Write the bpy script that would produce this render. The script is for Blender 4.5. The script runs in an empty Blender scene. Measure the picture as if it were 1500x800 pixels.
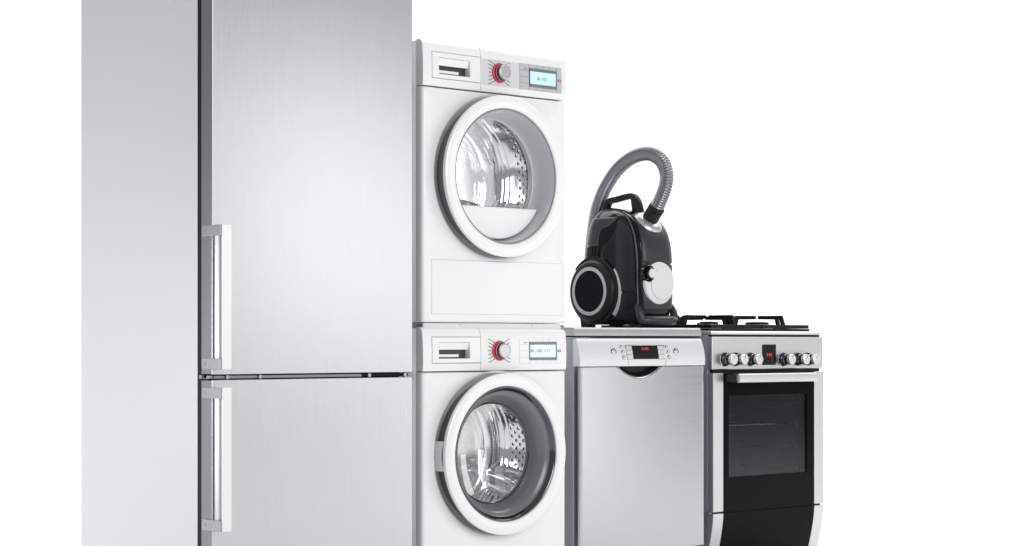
import bpy, bmesh, math, random
from mathutils import Vector, Matrix
R = math.radians
random.seed(4)
sc = bpy.context.scene
col = sc.collection

# ------------------------------------------------------------------ camera
FPX, CXP, HY, EYE = 2900.0, 750.0, 500.0, 0.811      # focal length and horizon in photo pixels, eye height (m)
cam = bpy.data.cameras.new('camera'); camo = bpy.data.objects.new('camera', cam); col.objects.link(camo)
camo.location = (0, 0, EYE); camo.rotation_euler = (R(90), 0, 0)
cam.sensor_width = 36; cam.lens = 36 * FPX / 1500
cam.shift_y = (HY - 400) / 1500
cam.clip_start = 0.05; cam.clip_end = 200
sc.camera = camo

# ------------------------------------------------------------------ world and lamps (white photo studio)
w = bpy.data.worlds.new('World'); sc.world = w; w.use_nodes = True
bg = w.node_tree.nodes['Background']; bg.inputs[0].default_value = (1.0, 1.0, 1.0, 1); bg.inputs[1].default_value = 0.34

def area(name, loc, target, sx, sy, radiance, color=(1, 1, 1), spread=180):
    l = bpy.data.lights.new(name, 'AREA'); l.shape = 'RECTANGLE'; l.size = sx; l.size_y = sy
    l.energy = radiance * math.pi * sx * sy; l.color = color; l.spread = R(spread)
    o = bpy.data.objects.new(name, l); col.objects.link(o); o.location = loc
    o.rotation_euler = (Vector(target) - Vector(loc)).to_track_quat('-Z', 'Y').to_euler()
    return o
area('softbox_right', (6.0, 4.35, 1.65), (-0.5, 5.7, 1.25), 0.95, 1.8, 2.35)
area('strip_light', (6.0, 5.75, 0.7), (0.3, 6.4, 0.6), 0.7, 2.6, 2.3)
area('strip_light', (6.0, 7.9, 1.1), (1.0, 7.2, 0.6), 0.9, 2.0, 0.9)
area('softbox_left', (-2.9, 4.9, 0.72), (-1.1, 5.75, 0.70), 1.2, 0.8, 8.2)
area('softbox_front', (4.2, 0.2, 3.0), (0.4, 6.4, 0.9), 3.8, 3.2, 5.9)
area('backdrop_lamp', (0.0, 10.2, 6.2), (0.0, 12.2, 1.2), 14.0, 3.0, 3.4)
area('floor_lamp', (2.0, 8.6, 6.0), (2.0, 9.4, 0.0), 10.0, 2.5, 2.6)

sc.view_settings.view_transform = 'Standard'; sc.view_settings.look = 'None'
sc.view_settings.exposure = 0.0; sc.view_settings.gamma = 1.0; sc.view_settings.use_curve_mapping = False
sc.render.engine = 'CYCLES'
sc.cycles.use_denoising = True
sc.cycles.max_bounces = 14; sc.cycles.transparent_max_bounces = 12; sc.cycles.glossy_bounces = 8
sc.cycles.caustics_reflective = True; sc.cycles.sample_clamp_indirect = 6

# ------------------------------------------------------------------ materials
M = {}
def pmat(name, color, rough=0.4, metal=0.0, spec=0.5, coat=0.0, brushed=None, noise=0.0, nscale=30, bump=0.0, aniso=0.0, orange=0.0, emit=None, estr=1.0):
    m = bpy.data.materials.new(name); m.use_nodes = True; M[name] = m
    nt = m.node_tree; N = nt.nodes; L = nt.links; b = N['Principled BSDF']
    b.inputs['Base Color'].default_value = (*color, 1); b.inputs['Roughness'].default_value = rough
    b.inputs['Metallic'].default_value = metal; b.inputs['Specular IOR Level'].default_value = spec
    b.inputs['Coat Weight'].default_value = coat; b.inputs['Coat Roughness'].default_value = 0.08
    b.inputs['Anisotropic'].default_value = aniso
    if emit:
        b.inputs['Emission Color'].default_value = (*emit, 1); b.inputs['Emission Strength'].default_value = estr
    tc = N.new('ShaderNodeTexCoord')
    if brushed:                                   # fine scratches running along the axis with the small scale
        mp = N.new('ShaderNodeMapping'); mp.inputs['Scale'].default_value = brushed
        L.new(tc.outputs['Object'], mp.inputs[0])
        nz = N.new('ShaderNodeTexNoise'); nz.inputs['Scale'].default_value = 1; nz.inputs['Detail'].default_value = 5; nz.inputs['Roughness'].default_value = 0.65
        L.new(mp.outputs[0], nz.inputs[0])
        mr = N.new('ShaderNodeMapRange'); mr.inputs[1].default_value = 0.3; mr.inputs[2].default_value = 0.7
        mr.inputs[3].default_value = 1 - noise; mr.inputs[4].default_value = 1 + noise
        L.new(nz.outputs[0], mr.inputs[0])
        vm = N.new('ShaderNodeVectorMath'); vm.operation = 'SCALE'; vm.inputs[0].default_value = color
        L.new(mr.outputs[0], vm.inputs['Scale']); L.new(vm.outputs[0], b.inputs['Base Color'])
        m2 = N.new('ShaderNodeMapRange'); m2.inputs[3].default_value = rough - 0.06; m2.inputs[4].default_value = rough + 0.06
        L.new(nz.outputs[0], m2.inputs[0]); L.new(m2.outputs[0], b.inputs['Roughness'])
        if bump:
            bp = N.new('ShaderNodeBump'); bp.inputs['Strength'].default_value = bump; bp.inputs['Distance'].default_value = 0.0006
            L.new(nz.outputs[0], bp.inputs['Height']); L.new(bp.outputs[0], b.inputs['Normal'])
    elif bump or noise:
        nz = N.new('ShaderNodeTexNoise'); nz.inputs['Scale'].default_value = nscale; nz.inputs['Detail'].default_value = 4
        L.new(tc.outputs['Object'], nz.inputs[0])
        if noise:
            m2 = N.new('ShaderNodeMapRange'); m2.inputs[3].default_value = max(0, rough - noise); m2.inputs[4].default_value = rough + noise
            L.new(nz.outputs[0], m2.inputs[0]); L.new(m2.outputs[0], b.inputs['Roughness'])
        if bump:
            bp = N.new('ShaderNodeBump'); bp.inputs['Strength'].default_value = bump; bp.inputs['Distance'].default_value = 0.002
            L.new(nz.outputs[0], bp.inputs['Height']); L.new(bp.outputs[0], b.inputs['Normal'])
    return m
def glass(name, tint, refl=1.0, rough=0.0):
    m = bpy.data.materials.new(name); m.use_nodes = True; M[name] = m
    nt = m.node_tree; N = nt.nodes; L = nt.links
    for n in list(N):
        if n.type != 'OUTPUT_MATERIAL': N.remove(n)
    t = N.new('ShaderNodeBsdfTransparent'); t.inputs[0].default_value = (*tint, 1)
    g = N.new('ShaderNodeBsdfGlossy'); g.inputs['Roughness'].default_value = rough
    f = N.new('ShaderNodeFresnel'); f.inputs[0].default_value = 1.45
    k = N.new('ShaderNodeMath'); k.operation = 'MULTIPLY'; k.inputs[1].default_value = refl; L.new(f.outputs[0], k.inputs[0])
    mx = N.new('ShaderNodeMixShader'); L.new(k.outputs[0], mx.inputs[0]); L.new(t.outputs[0], mx.inputs[1]); L.new(g.outputs[0], mx.inputs[2])
    L.new(mx.outputs[0], N['Material Output'].inputs[0])
    return m
pmat('backdrop_white', (0.9, 0.9, 0.9), 0.8, bump=0.05, nscale=6)
pmat('fridge_steel', (0.66, 0.67, 0.685), 0.29, 1.0, brushed=(480, 480, 2.2), noise=0.022, bump=0.10)
pmat('fridge_side', (0.66, 0.67, 0.685), 0.45, 0.2, bump=0.02, nscale=500)
pmat('door_edge', (0.25, 0.26, 0.28), 0.38, 0.8, brushed=(400, 400, 3), noise=0.03)
pmat('handle_face_lit', (0.93, 0.93, 0.93), 0.30, 0.35, brushed=(500, 500, 4), noise=0.015)
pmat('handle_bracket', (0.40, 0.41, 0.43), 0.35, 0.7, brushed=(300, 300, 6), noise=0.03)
pmat('seal_black', (0.006, 0.006, 0.007), 0.5, spec=0.2)
pmat('trim_grey', (0.30, 0.31, 0.34), 0.4, 0.3)
pmat('screw_steel', (0.42, 0.43, 0.45), 0.3, 0.9)
pmat('white_enamel', (0.885, 0.89, 0.897), 0.30, coat=0.2, bump=0.015, nscale=500)
pmat('white_gloss', (0.91, 0.91, 0.915), 0.2, coat=0.3)
pmat('white_grey', (0.70, 0.71, 0.73), 0.25, coat=0.2, noise=0.03)
pmat('silver_print', (0.54, 0.54, 0.555), 0.38)
pmat('bowl_light', (0.55, 0.56, 0.585), 0.22, coat=0.3)
pmat('bowl_dark', (0.16, 0.165, 0.18), 0.24, coat=0.3, noise=0.03)
pmat('rim_shade_grey', (0.12, 0.122, 0.13), 0.3)
pmat('rim_shade_dark', (0.06, 0.062, 0.068), 0.3)
pmat('chrome_dark', (0.13, 0.135, 0.145), 0.07, 1.0)
pmat('trim_dryer', (0.26, 0.265, 0.28), 0.2)
pmat('drum_steel', (0.80, 0.805, 0.815), 0.07, 1.0, bump=0.35, nscale=6)
pmat('drum_swirl', (0.93, 0.935, 0.945), 0.09, 1.0, bump=1.0, nscale=16)
pmat('drum_brushed', (0.86, 0.87, 0.88), 0.24, 1.0, brushed=(8, 8, 300), noise=0.05, bump=0.1)
pmat('hole_black', (0.015, 0.015, 0.017), 0.35)
pmat('gasket', (0.19, 0.195, 0.21), 0.5)
pmat('cavity_dark', (0.05, 0.052, 0.06), 0.35)
pmat('chrome', (0.85, 0.85, 0.86), 0.12, 1.0, noise=0.03)
pmat('red_print', (0.72, 0.03, 0.07), 0.35)
pmat('ink', (0.03, 0.03, 0.035), 0.5)
pmat('bezel', (0.20, 0.225, 0.245), 0.3, 0.2)
pmat('screen_cyan', (0.25, 0.4, 0.45), 0.3, emit=(0.60, 0.88, 0.96), estr=0.70)
pmat('screen_pale', (0.3, 0.4, 0.42), 0.3, emit=(0.80, 0.94, 0.98), estr=0.66)
pmat('screen_ink', (0.03, 0.05, 0.06), 0.6)
pmat('dw_steel', (0.53, 0.54, 0.56), 0.24, 1.0, brushed=(2.5, 520, 520), noise=0.03, bump=0.015)
pmat('pull_shadow', (0.010, 0.0105, 0.012), 0.45, spec=0.25)
pmat('dw_panel', (0.76, 0.765, 0.775), 0.36, 0.25, brushed=(2.0, 360, 360), noise=0.02)
pmat('dw_lid', (0.50, 0.51, 0.53), 0.38, 0.6, noise=0.03)
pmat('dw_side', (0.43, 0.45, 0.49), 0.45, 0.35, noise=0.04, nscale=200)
pmat('button_grey', (0.62, 0.62, 0.63), 0.3, 0.4)
pmat('button_pale', (0.72, 0.72, 0.73), 0.35, 0.3)
pmat('display_black', (0.006, 0.006, 0.007), 0.12)
pmat('led_red', (0.3, 0.01, 0.01), 0.4, emit=(1.0, 0.03, 0.02), estr=0.85)
pmat('cooker_steel', (0.68, 0.68, 0.69), 0.33, 1.0, brushed=(2.5, 500, 500), noise=0.03, bump=0.02)
pmat('cooker_stile', (0.68, 0.68, 0.69), 0.35, 0.8, brushed=(340, 340, 2), noise=0.02)
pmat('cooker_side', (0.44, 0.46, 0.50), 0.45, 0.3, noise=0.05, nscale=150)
pmat('oven_glass', (0.006, 0.0065, 0.007), 0.06, spec=0.06)
pmat('black_plastic', (0.010, 0.0105, 0.012), 0.30, spec=0.3)
pmat('cast_iron', (0.006, 0.006, 0.0065), 0.5, spec=0.25, bump=0.3, nscale=180)
pmat('knob_black', (0.010, 0.011, 0.014), 0.22)
pmat('dial_silver', (0.62, 0.62, 0.63), 0.32, 1.0)
pmat('knob_cap', (0.80, 0.80, 0.81), 0.30, 0.7, brushed=(300, 300, 300), noise=0.02)
pmat('oven_enamel', (0.36, 0.37, 0.40), 0.25)
pmat('wire_chrome', (0.8, 0.8, 0.8), 0.15, 1.0)
pmat('burner_metal', (0.45, 0.45, 0.46), 0.35, 1.0)
pmat('vac_gloss', (0.004, 0.0043, 0.0055), 0.10, spec=0.32)
pmat('vac_side', (0.010, 0.0115, 0.015), 0.16, spec=0.3)
pmat('vac_rear', (0.040, 0.043, 0.048), 0.22, spec=0.35)
pmat('vac_grey', (0.036, 0.040, 0.044), 0.34, spec=0.3, bump=0.02, nscale=300)
pmat('vac_bumper', (0.036, 0.039, 0.043), 0.34, spec=0.4)
pmat('vac_matte', (0.008, 0.0082, 0.009), 0.42, spec=0.3)
pmat('vac_silver', (0.58, 0.59, 0.61), 0.30, 0.75, noise=0.04)
pmat('vac_hub', (0.006, 0.0065, 0.008), 0.3, spec=0.10)
pmat('vac_ring', (0.52, 0.53, 0.55), 0.35, 0.5)
pmat('vac_pillar_lit', (0.10, 0.105, 0.112), 0.2)
pmat('vac_white', (0.72, 0.72, 0.73), 0.28, coat=0.2, noise=0.03)
pmat('hose_silver', (0.25, 0.26, 0.28), 0.27, 0.85)
pmat('rubber', (0.02, 0.02, 0.02), 0.7)
glass('door_glass', (0.97, 0.98, 0.985), 0.6)
glass('oven_window', (0.57, 0.58, 0.60), 0.25)

# ------------------------------------------------------------------ mesh helpers
def tag(o, label=None, cat=None, group=None, kind=None):
    if label: o['label'] = label
    if cat: o['category'] = cat
    if group: o['group'] = group
    if kind: o['kind'] = kind
    return o
def empty(name, loc, rz=0.0):
    o = bpy.data.objects.new(name, None); col.objects.link(o); o.location = loc; o.rotation_euler = (0, 0, rz)
    o.empty_display_size = 0.1
    return o
class MB:
    def __init__(s): s.bm = bmesh.new()
    def box(s, x0, x1, y0, y1, z0, z1):
        v = [s.bm.verts.new(p) for p in [(x0,y0,z0),(x1,y0,z0),(x1,y1,z0),(x0,y1,z0),(x0,y0,z1),(x1,y0,z1),(x1,y1,z1),(x0,y1,z1)]]
        for f in [(3,2,1,0),(4,5,6,7),(0,1,5,4),(1,2,6,5),(2,3,7,6),(3,0,4,7)]: s.bm.faces.new([v[i] for i in f])
        return s
    def hexa(s, pts):                              # eight corners, bottom ring then top ring
        v = [s.bm.verts.new(p) for p in pts]
        for f in [(3,2,1,0),(4,5,6,7),(0,1,5,4),(1,2,6,5),(2,3,7,6),(3,0,4,7)]: s.bm.faces.new([v[i] for i in f])
        return s
    def lathe(s, prof, c, axis='y', n=64, a0=0.0, a1=360.0):
        """prof: list of (radius, height along axis); c: (a, b) centre in the other two coordinates"""
        full = abs(a1 - a0) >= 359.9
        k = n if full else n + 1
        rings = []
        for r, h in prof:
            ring = []
            if r < 1e-6:
                ring = [s.bm.verts.new(s._ax(axis, c, 0, 0, h))] * k
            else:
                for i in range(k):
                    a = R(a0 + (a1 - a0) * i / n); ring.append(s.bm.verts.new(s._ax(axis, c, r * math.cos(a), r * math.sin(a), h)))
            rings.append(ring)
        for A, B in zip(rings, rings[1:]):
            for i in range(k if full else k - 1):
                j = (i + 1) % k
                q = []
                for vv in (A[i], A[j], B[j], B[i]):
                    if vv not in q: q.append(vv)
                if len(q) > 2:
                    try: s.bm.faces.new(q)
                    except ValueError: pass
        return s
    @staticmethod
    def _ax(axis, c, a, b, h):
        if axis == 'y': return (c[0] + a, h, c[1] + b)
        if axis == 'x': return (h, c[0] + a, c[1] + b)
        return (c[0] + a, c[1] + b, h)
    def prism(s, poly, x0, x1):                    # polygon in (y, z) extruded along x
        A = [s.bm.verts.new((x0, y, z)) for y, z in poly]; B = [s.bm.verts.new((x1, y, z)) for y, z in poly]
        n = len(poly)
        s.bm.faces.new(A); s.bm.faces.new(B[::-1])
        for i in range(n): s.bm.faces.new((A[i], B[i], B[(i+1) % n], A[(i+1) % n]))
        return s
    def prism_y(s, poly, y0, y1):                  # polygon in (x, z) extruded along y
        A = [s.bm.verts.new((x, y0, z)) for x, z in poly]; B = [s.bm.verts.new((x, y1, z)) for x, z in poly]
        n = len(poly)
        s.bm.faces.new(A); s.bm.faces.new(B[::-1])
        for i in range(n): s.bm.faces.new((A[i], B[i], B[(i+1) % n], A[(i+1) % n]))
        return s
    def tube(s, pts, rad, n=12, cap=True):
        """pts: Vectors, rad: float or list"""
        pts = [Vector(p) for p in pts]; m = len(pts)
        rad = rad if isinstance(rad, (list, tuple)) else [rad] * m
        t = (pts[1] - pts[0]).normalized(); nrm = t.orthogonal().normalized(); rings = []
        for i, p in enumerate(pts):
            t2 = (pts[min(i+1, m-1)] - pts[max(i-1, 0)]).normalized()
            nrm = (nrm - t2 * nrm.dot(t2)).normalized(); bn = t2.cross(nrm)
            rings.append([s.bm.verts.new(p + (nrm * math.cos(2*math.pi*j/n) + bn * math.sin(2*math.pi*j/n)) * rad[i]) for j in range(n)])
        for A, B in zip(rings, rings[1:]):
            for j in range(n): s.bm.faces.new((A[j], A[(j+1) % n], B[(j+1) % n], B[j]))
        if cap: s.bm.faces.new(rings[0][::-1]); s.bm.faces.new(rings[-1])
        return s
    def build(s, name, mat, parent=None, bevel=0.0, seg=3, smooth=35, recalc=True, solid=0.0, loc=None, kind=None, label=None):
        if recalc: bmesh.ops.recalc_face_normals(s.bm, faces=s.bm.faces[:])
        me = bpy.data.meshes.new(name); s.bm.to_mesh(me); s.bm.free()
        me.polygons.foreach_set('use_smooth', [True] * len(me.polygons)); me.set_sharp_from_angle(angle=R(smooth))
        me.materials.append(M[mat])
        o = bpy.data.objects.new(name, me); col.objects.link(o)
        if parent: o.parent = parent
        if loc: o.location = loc
        if solid:
            sm = o.modifiers.new('solid', 'SOLIDIFY'); sm.thickness = solid; sm.offset = 0
        if bevel:
            b = o.modifiers.new('bevel', 'BEVEL'); b.width = bevel; b.segments = seg; b.limit_method = 'ANGLE'; b.angle_limit = R(38); b.harden_normals = True
        if kind: o['kind'] = kind
        if label: o['label'] = label
        return o
def box(name, mat, parent, x0, x1, y0, y1, z0, z1, bevel=0.0, seg=3):
    return MB().box(x0, x1, y0, y1, z0, z1).build(name, mat, parent, bevel, seg)
def lathe(name, mat, parent, prof, c, axis='y', n=64, a0=0, a1=360, smooth=35, solid=0.0):
    return MB().lathe(prof, c, axis, n, a0, a1).build(name, mat, parent, smooth=smooth, solid=solid)
def smoothstep(a, b, x):
    t = max(0.0, min(1.0, (x - a) / (b - a))); return t * t * (3 - 2 * t)
def lerp_table(tab, x):
    if x <= tab[0][0]: return tab[0][1]
    for (x0, y0), (x1, y1) in zip(tab, tab[1:]):
        if x <= x1:
            t = (x - x0) / (x1 - x0); return y0 + (y1 - y0) * t
    return tab[-1][1]
def catmull(tab, x):
    n = len(tab)
    if x <= tab[0][0]: return tab[0][1]
    if x >= tab[-1][0]: return tab[-1][1]
    for i in range(n - 1):
        if x <= tab[i+1][0]:
            x0, y0 = tab[i]; x1, y1 = tab[i+1]; h = x1 - x0; t = (x - x0) / h
            m0 = (y1 - tab[i-1][1]) / (x1 - tab[i-1][0]) if i > 0 else (y1 - y0) / h
            m1 = (tab[i+2][1] - y0) / (tab[i+2][0] - x0) if i + 2 < n else (y1 - y0) / h
            t2, t3 = t*t, t*t*t
            return (2*t3-3*t2+1)*y0 + (t3-2*t2+t)*h*m0 + (-2*t3+3*t2)*y1 + (t3-t2)*h*m1
def spline(pts, per):
    P = [Vector(p) for p in pts]; out = []
    for i in range(len(P) - 1):
        p0 = P[max(i-1, 0)]; p1 = P[i]; p2 = P[i+1]; p3 = P[min(i+2, len(P)-1)]
        for k in range(per):
            t = k / per
            out.append(0.5 * ((2*p1) + (p2-p0)*t + (2*p0-5*p1+4*p2-p3)*t*t + (-p0+3*p1-3*p2+p3)*t**3))
    out.append(P[-1]); return out
def plate(xs, zs, P, back, holes, name, mat, parent, bevel=0.003, hole_back=True, corners=()):
    """front sheet with its own profile y = P(z), sides returned to y = back, rectangular openings holes = [(x0, x1, z0, z1, depth)]"""
    xs = sorted(set(round(x, 5) for x in xs + [h[0] for h in holes] + [h[1] for h in holes]))
    zs = sorted(set(round(z, 5) for z in zs + [h[2] for h in holes] + [h[3] for h in holes]))
    bm = bmesh.new(); V = {}
    def vert(x, y, z):
        k = (round(x, 5), round(y, 5), round(z, 5))
        if k not in V: V[k] = bm.verts.new(k)
        return V[k]
    def hole_at(xm, zm):
        for h in holes:
            if h[0] < xm < h[1] and h[2] < zm < h[3]: return h
    def quad(*p):
        q = [vert(*v) for v in p]
        try: bm.faces.new(q)
        except ValueError: pass
    inside = lambda i, j: 0 <= i < len(xs)-1 and 0 <= j < len(zs)-1
    for i in range(len(xs)-1):
        for j in range(len(zs)-1):
            x0, x1, z0, z1 = xs[i], xs[i+1], zs[j], zs[j+1]
            h = hole_at((x0+x1)/2, (z0+z1)/2)
            if h:
                if hole_back and h[4] is not None: quad((x0, h[4], z0), (x1, h[4], z0), (x1, h[4], z1), (x0, h[4], z1))
                continue
            quad((x0, P(z0), z0), (x1, P(z0), z0), (x1, P(z1), z1), (x0, P(z1), z1))
            for di, dj, a, b in ((-1,0,(x0,z0),(x0,z1)), (1,0,(x1,z1),(x1,z0)), (0,-1,(x1,z0),(x0,z0)), (0,1,(x0,z1),(x1,z1))):
                ii, jj = i+di, j+dj
                if inside(ii, jj):
                    hh = hole_at((xs[ii]+xs[ii+1])/2, (zs[jj]+zs[jj+1])/2)
                    if not hh: continue
                    d = hh[4] if hh[4] is not None else back
                else: d = back
                quad((a[0], P(a[1]), a[1]), (b[0], P(b[1]), b[1]), (b[0], d, b[1]), (a[0], d, a[1]))
    for (xc_, zc_, r_, sx_, sz_) in corners:                 # round off a corner: square patch squeezed into a quarter disc
        for v in bm.verts:
            dx, dz = (v.co.x-xc_)*sx_/r_, (v.co.z-zc_)*sz_/r_
            if dx > 1e-6 and dz > 1e-6:
                k = max(dx, dz)/math.hypot(dx, dz); v.co.x = xc_ + sx_*dx*k*r_; v.co.z = zc_ + sz_*dz*k*r_
    mb = MB(); mb.bm.free(); mb.bm = bm
    return mb.build(name, mat, parent, bevel=bevel, recalc=True)
def overlay(P, xa, xb, za, zb, out, dep, name, mat, parent, bevel=0.0, n=8):
    return plate([xa, xb], [za + (zb-za)*k/n for k in range(n+1)], lambda z: P(z)-out, min(P(za), P(zb), P((za+zb)/2)) + dep, [], name, mat, parent, bevel)
SEG = {'0':'abcdef','1':'bc','2':'abged','3':'abgcd','4':'fgbc','5':'afgcd','6':'afgedc','7':'abc','8':'abcdefg','9':'abcdfg'}
def digits(text, x, z, h, y, name, mat, parent, thick=0.13, ratio=0.55, gap=0.28):
    """seven-segment figures standing in the plane y, lower left corner at (x, z)"""
    mb = MB(); t = h * thick; w_ = h * ratio
    for ch in text:
        if ch == ' ': x += w_ * 0.9; continue
        if ch == ':':
            for q in (0.3, 0.7): mb.box(x, x+t, y, y+0.0004, z+h*q-t/2, z+h*q+t/2)
            x += t + h*gap*0.8; continue
        for sgm in SEG[ch]:
            r = {'a':(0,w_,h-t,h),'g':(0,w_,h/2-t/2,h/2+t/2),'d':(0,w_,0,t),'f':(0,t,h/2,h),'e':(0,t,0,h/2),'b':(w_-t,w_,h/2,h),'c':(w_-t,w_,0,h/2)}[sgm]
            mb.box(x+r[0], x+r[1], y, y+0.0004, z+r[2], z+r[3])
        x += w_ + h*gap
    return mb.build(name, mat, parent)

# ------------------------------------------------------------------ the row: one straight line of appliances, fronts in one plane
TH = R(42); CT, ST = math.cos(TH), math.sin(TH)
P0 = Vector((-0.270, 5.985, 0))
def row(t, d=0.0, z=0.0):                             # t metres along the fronts, d metres behind the front plane
    return Vector((P0.x + CT*t - ST*d, P0.y + ST*t + CT*d, z))
def F(px, py, d=0.0, t0=0.0, zb=0.0):                 # photo pixel on the plane d behind the fronts -> (x along the front, height)
    a = (px - CXP) / FPX
    bx, by = P0.x - ST*d, P0.y + CT*d
    t = (a*by - bx) / (CT - a*ST)
    Y = by + ST*t
    return t - t0, EYE + (HY - py) / FPX * Y - zb

# ------------------------------------------------------------------ backdrop: paper sweep, floor running up into the wall
mb = MB(); prof = [(-6, 0)] + [(10.5, 0)]
for k in range(1, 17):
    a = R(90 * k / 16); prof.append((10.5 + 2.5*math.sin(a), 2.5 - 2.5*math.cos(a)))
prof.append((13.0, 9.0))
prev = None
for (y, z) in prof:
    cur = [mb.bm.verts.new((x, y, z)) for x in (-16, 16)]
    if prev: mb.bm.faces.new((prev[0], prev[1], cur[1], cur[0]))
    prev = cur
tag(mb.build('backdrop', 'backdrop_white'), kind='structure')

def feet(root, x0, x1, y0, y1, z=0.03, name='foot'):
    for x in (x0, x1):
        for y in (y0, y1): lathe(name, 'rubber', root, [(0, 0), (0.02, 0), (0.022, 0.004), (0.018, z), (0, z)], (x, y), 'z', 16)

# ------------------------------------------------------------------ fridge freezer
def fridge():
    T0 = -0.753; W_, D_, H_ = 0.713, 0.718, 2.01
    root = empty('fridge_freezer', row(T0), TH)
    tag(root, 'tall brushed steel fridge freezer with two bar handles, largest appliance at left', 'fridge')
    box('cabinet', 'fridge_side', root, 0, W_, 0.0755, D_, 0.03, H_, 0.003)
    box('door_seal', 'seal_black', root, 0.0012, W_-0.006, 0.0565, 0.0758, 0.06, H_-0.006)
    zu, zl = 0.7185, 0.7035
    def door(name, z0, z1, label):
        d = box(name, 'fridge_steel', root, 0, W_, 0.0, 0.0035, z0, z1, 0.0022)
        d['label'] = label
        box('door_edge', 'door_edge', d, 0.0006, W_-0.0006, 0.0036, 0.057, z0+0.0006, z1-0.0006, 0.002)
        return d
    up = door('door', zu, H_, 'brushed steel upper fridge door'); lo = door('door', 0.10, zl, 'brushed steel lower freezer door')
    box('plinth', 'trim_grey', root, 0.005, W_-0.005, 0.05, 0.0695, 0.03, 0.0955, 0.002)
    # trim in the slot between the doors
    s = box('slot_trim', 'trim_grey', root, 0.012, 0.530, 0.012, 0.05, 0.7065, 0.7150, 0.001)
    box('slot_trim', 'seal_black', root, 0.532, W_-0.006, 0.014, 0.05, 0.7060, 0.7160, 0.001)
    for x in (0.055, 0.165, 0.555, 0.69):
        lathe('hinge_pin', 'screw_steel', root, [(0, 0.006), (0.006, 0.006), (0.0075, 0.012), (0.0075, 0.0135)], (x, 0.7108), 'y', 14)
    h = MB().box(-0.004, 0.010, 0.010, 0.060, 0.7065, 0.7085); h.box(-0.004, 0.010, 0.015, 0.024, 0.7086, 0.7155); h.box(-0.006, 0.004, 0.046, 0.058, 0.7086, 0.7165)
    h.build('hinge', 'screw_steel', root, 0.0008)
    # handles: bar standing off the left edge of each door on two brackets
    for d, (ya, yb) in ((up, (329, 541)), (lo, (568.5, 779))):
        z1 = F(327, ya, -0.045)[1]; z0 = F(327, yb, -0.045)[1]
        hd = MB()
        prof = [(0.003, -0.0415), (0.0320, -0.0415), (0.0320, -0.030), (0.024, -0.012), (0.014, -0.0045), (0.004, -0.0045), (0.0085, -0.016), (0.0085, -0.030)]
        A = [hd.bm.verts.new((x, y, z0)) for x, y in prof]; B = [hd.bm.verts.new((x, y, z1)) for x, y in prof]
        hd.bm.faces.new(A); hd.bm.faces.new(B[::-1])
        for i in range(len(prof)): hd.bm.faces.new((A[i], B[i], B[(i+1) % len(prof)], A[(i+1) % len(prof)]))
        hb = hd.build('handle', 'handle_bracket', d, 0.0010, 2)  # bar body in grey: shade on its side put into the colour
        box('grip_face_lit', 'handle_face_lit', hb, 0.0022, 0.0332, -0.0455, -0.0417, z0-0.0008, z1+0.0008, 0.0012)  # white front plate: light on the bar's front put into the colour
        for zz in (z0, z1 - 0.029):
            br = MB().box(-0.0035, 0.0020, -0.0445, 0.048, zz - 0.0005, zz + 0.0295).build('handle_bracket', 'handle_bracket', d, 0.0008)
        # cover caps of the bracket screws
            box('screw_cap', 'screw_steel', d, -0.0047, -0.0036, 0.029, 0.037, zz + 0.0105, zz + 0.0185, 0.0005)
    feet(root, 0.06, W_-0.06, 0.12, D_-0.06)
    return root
fridge()

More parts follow.
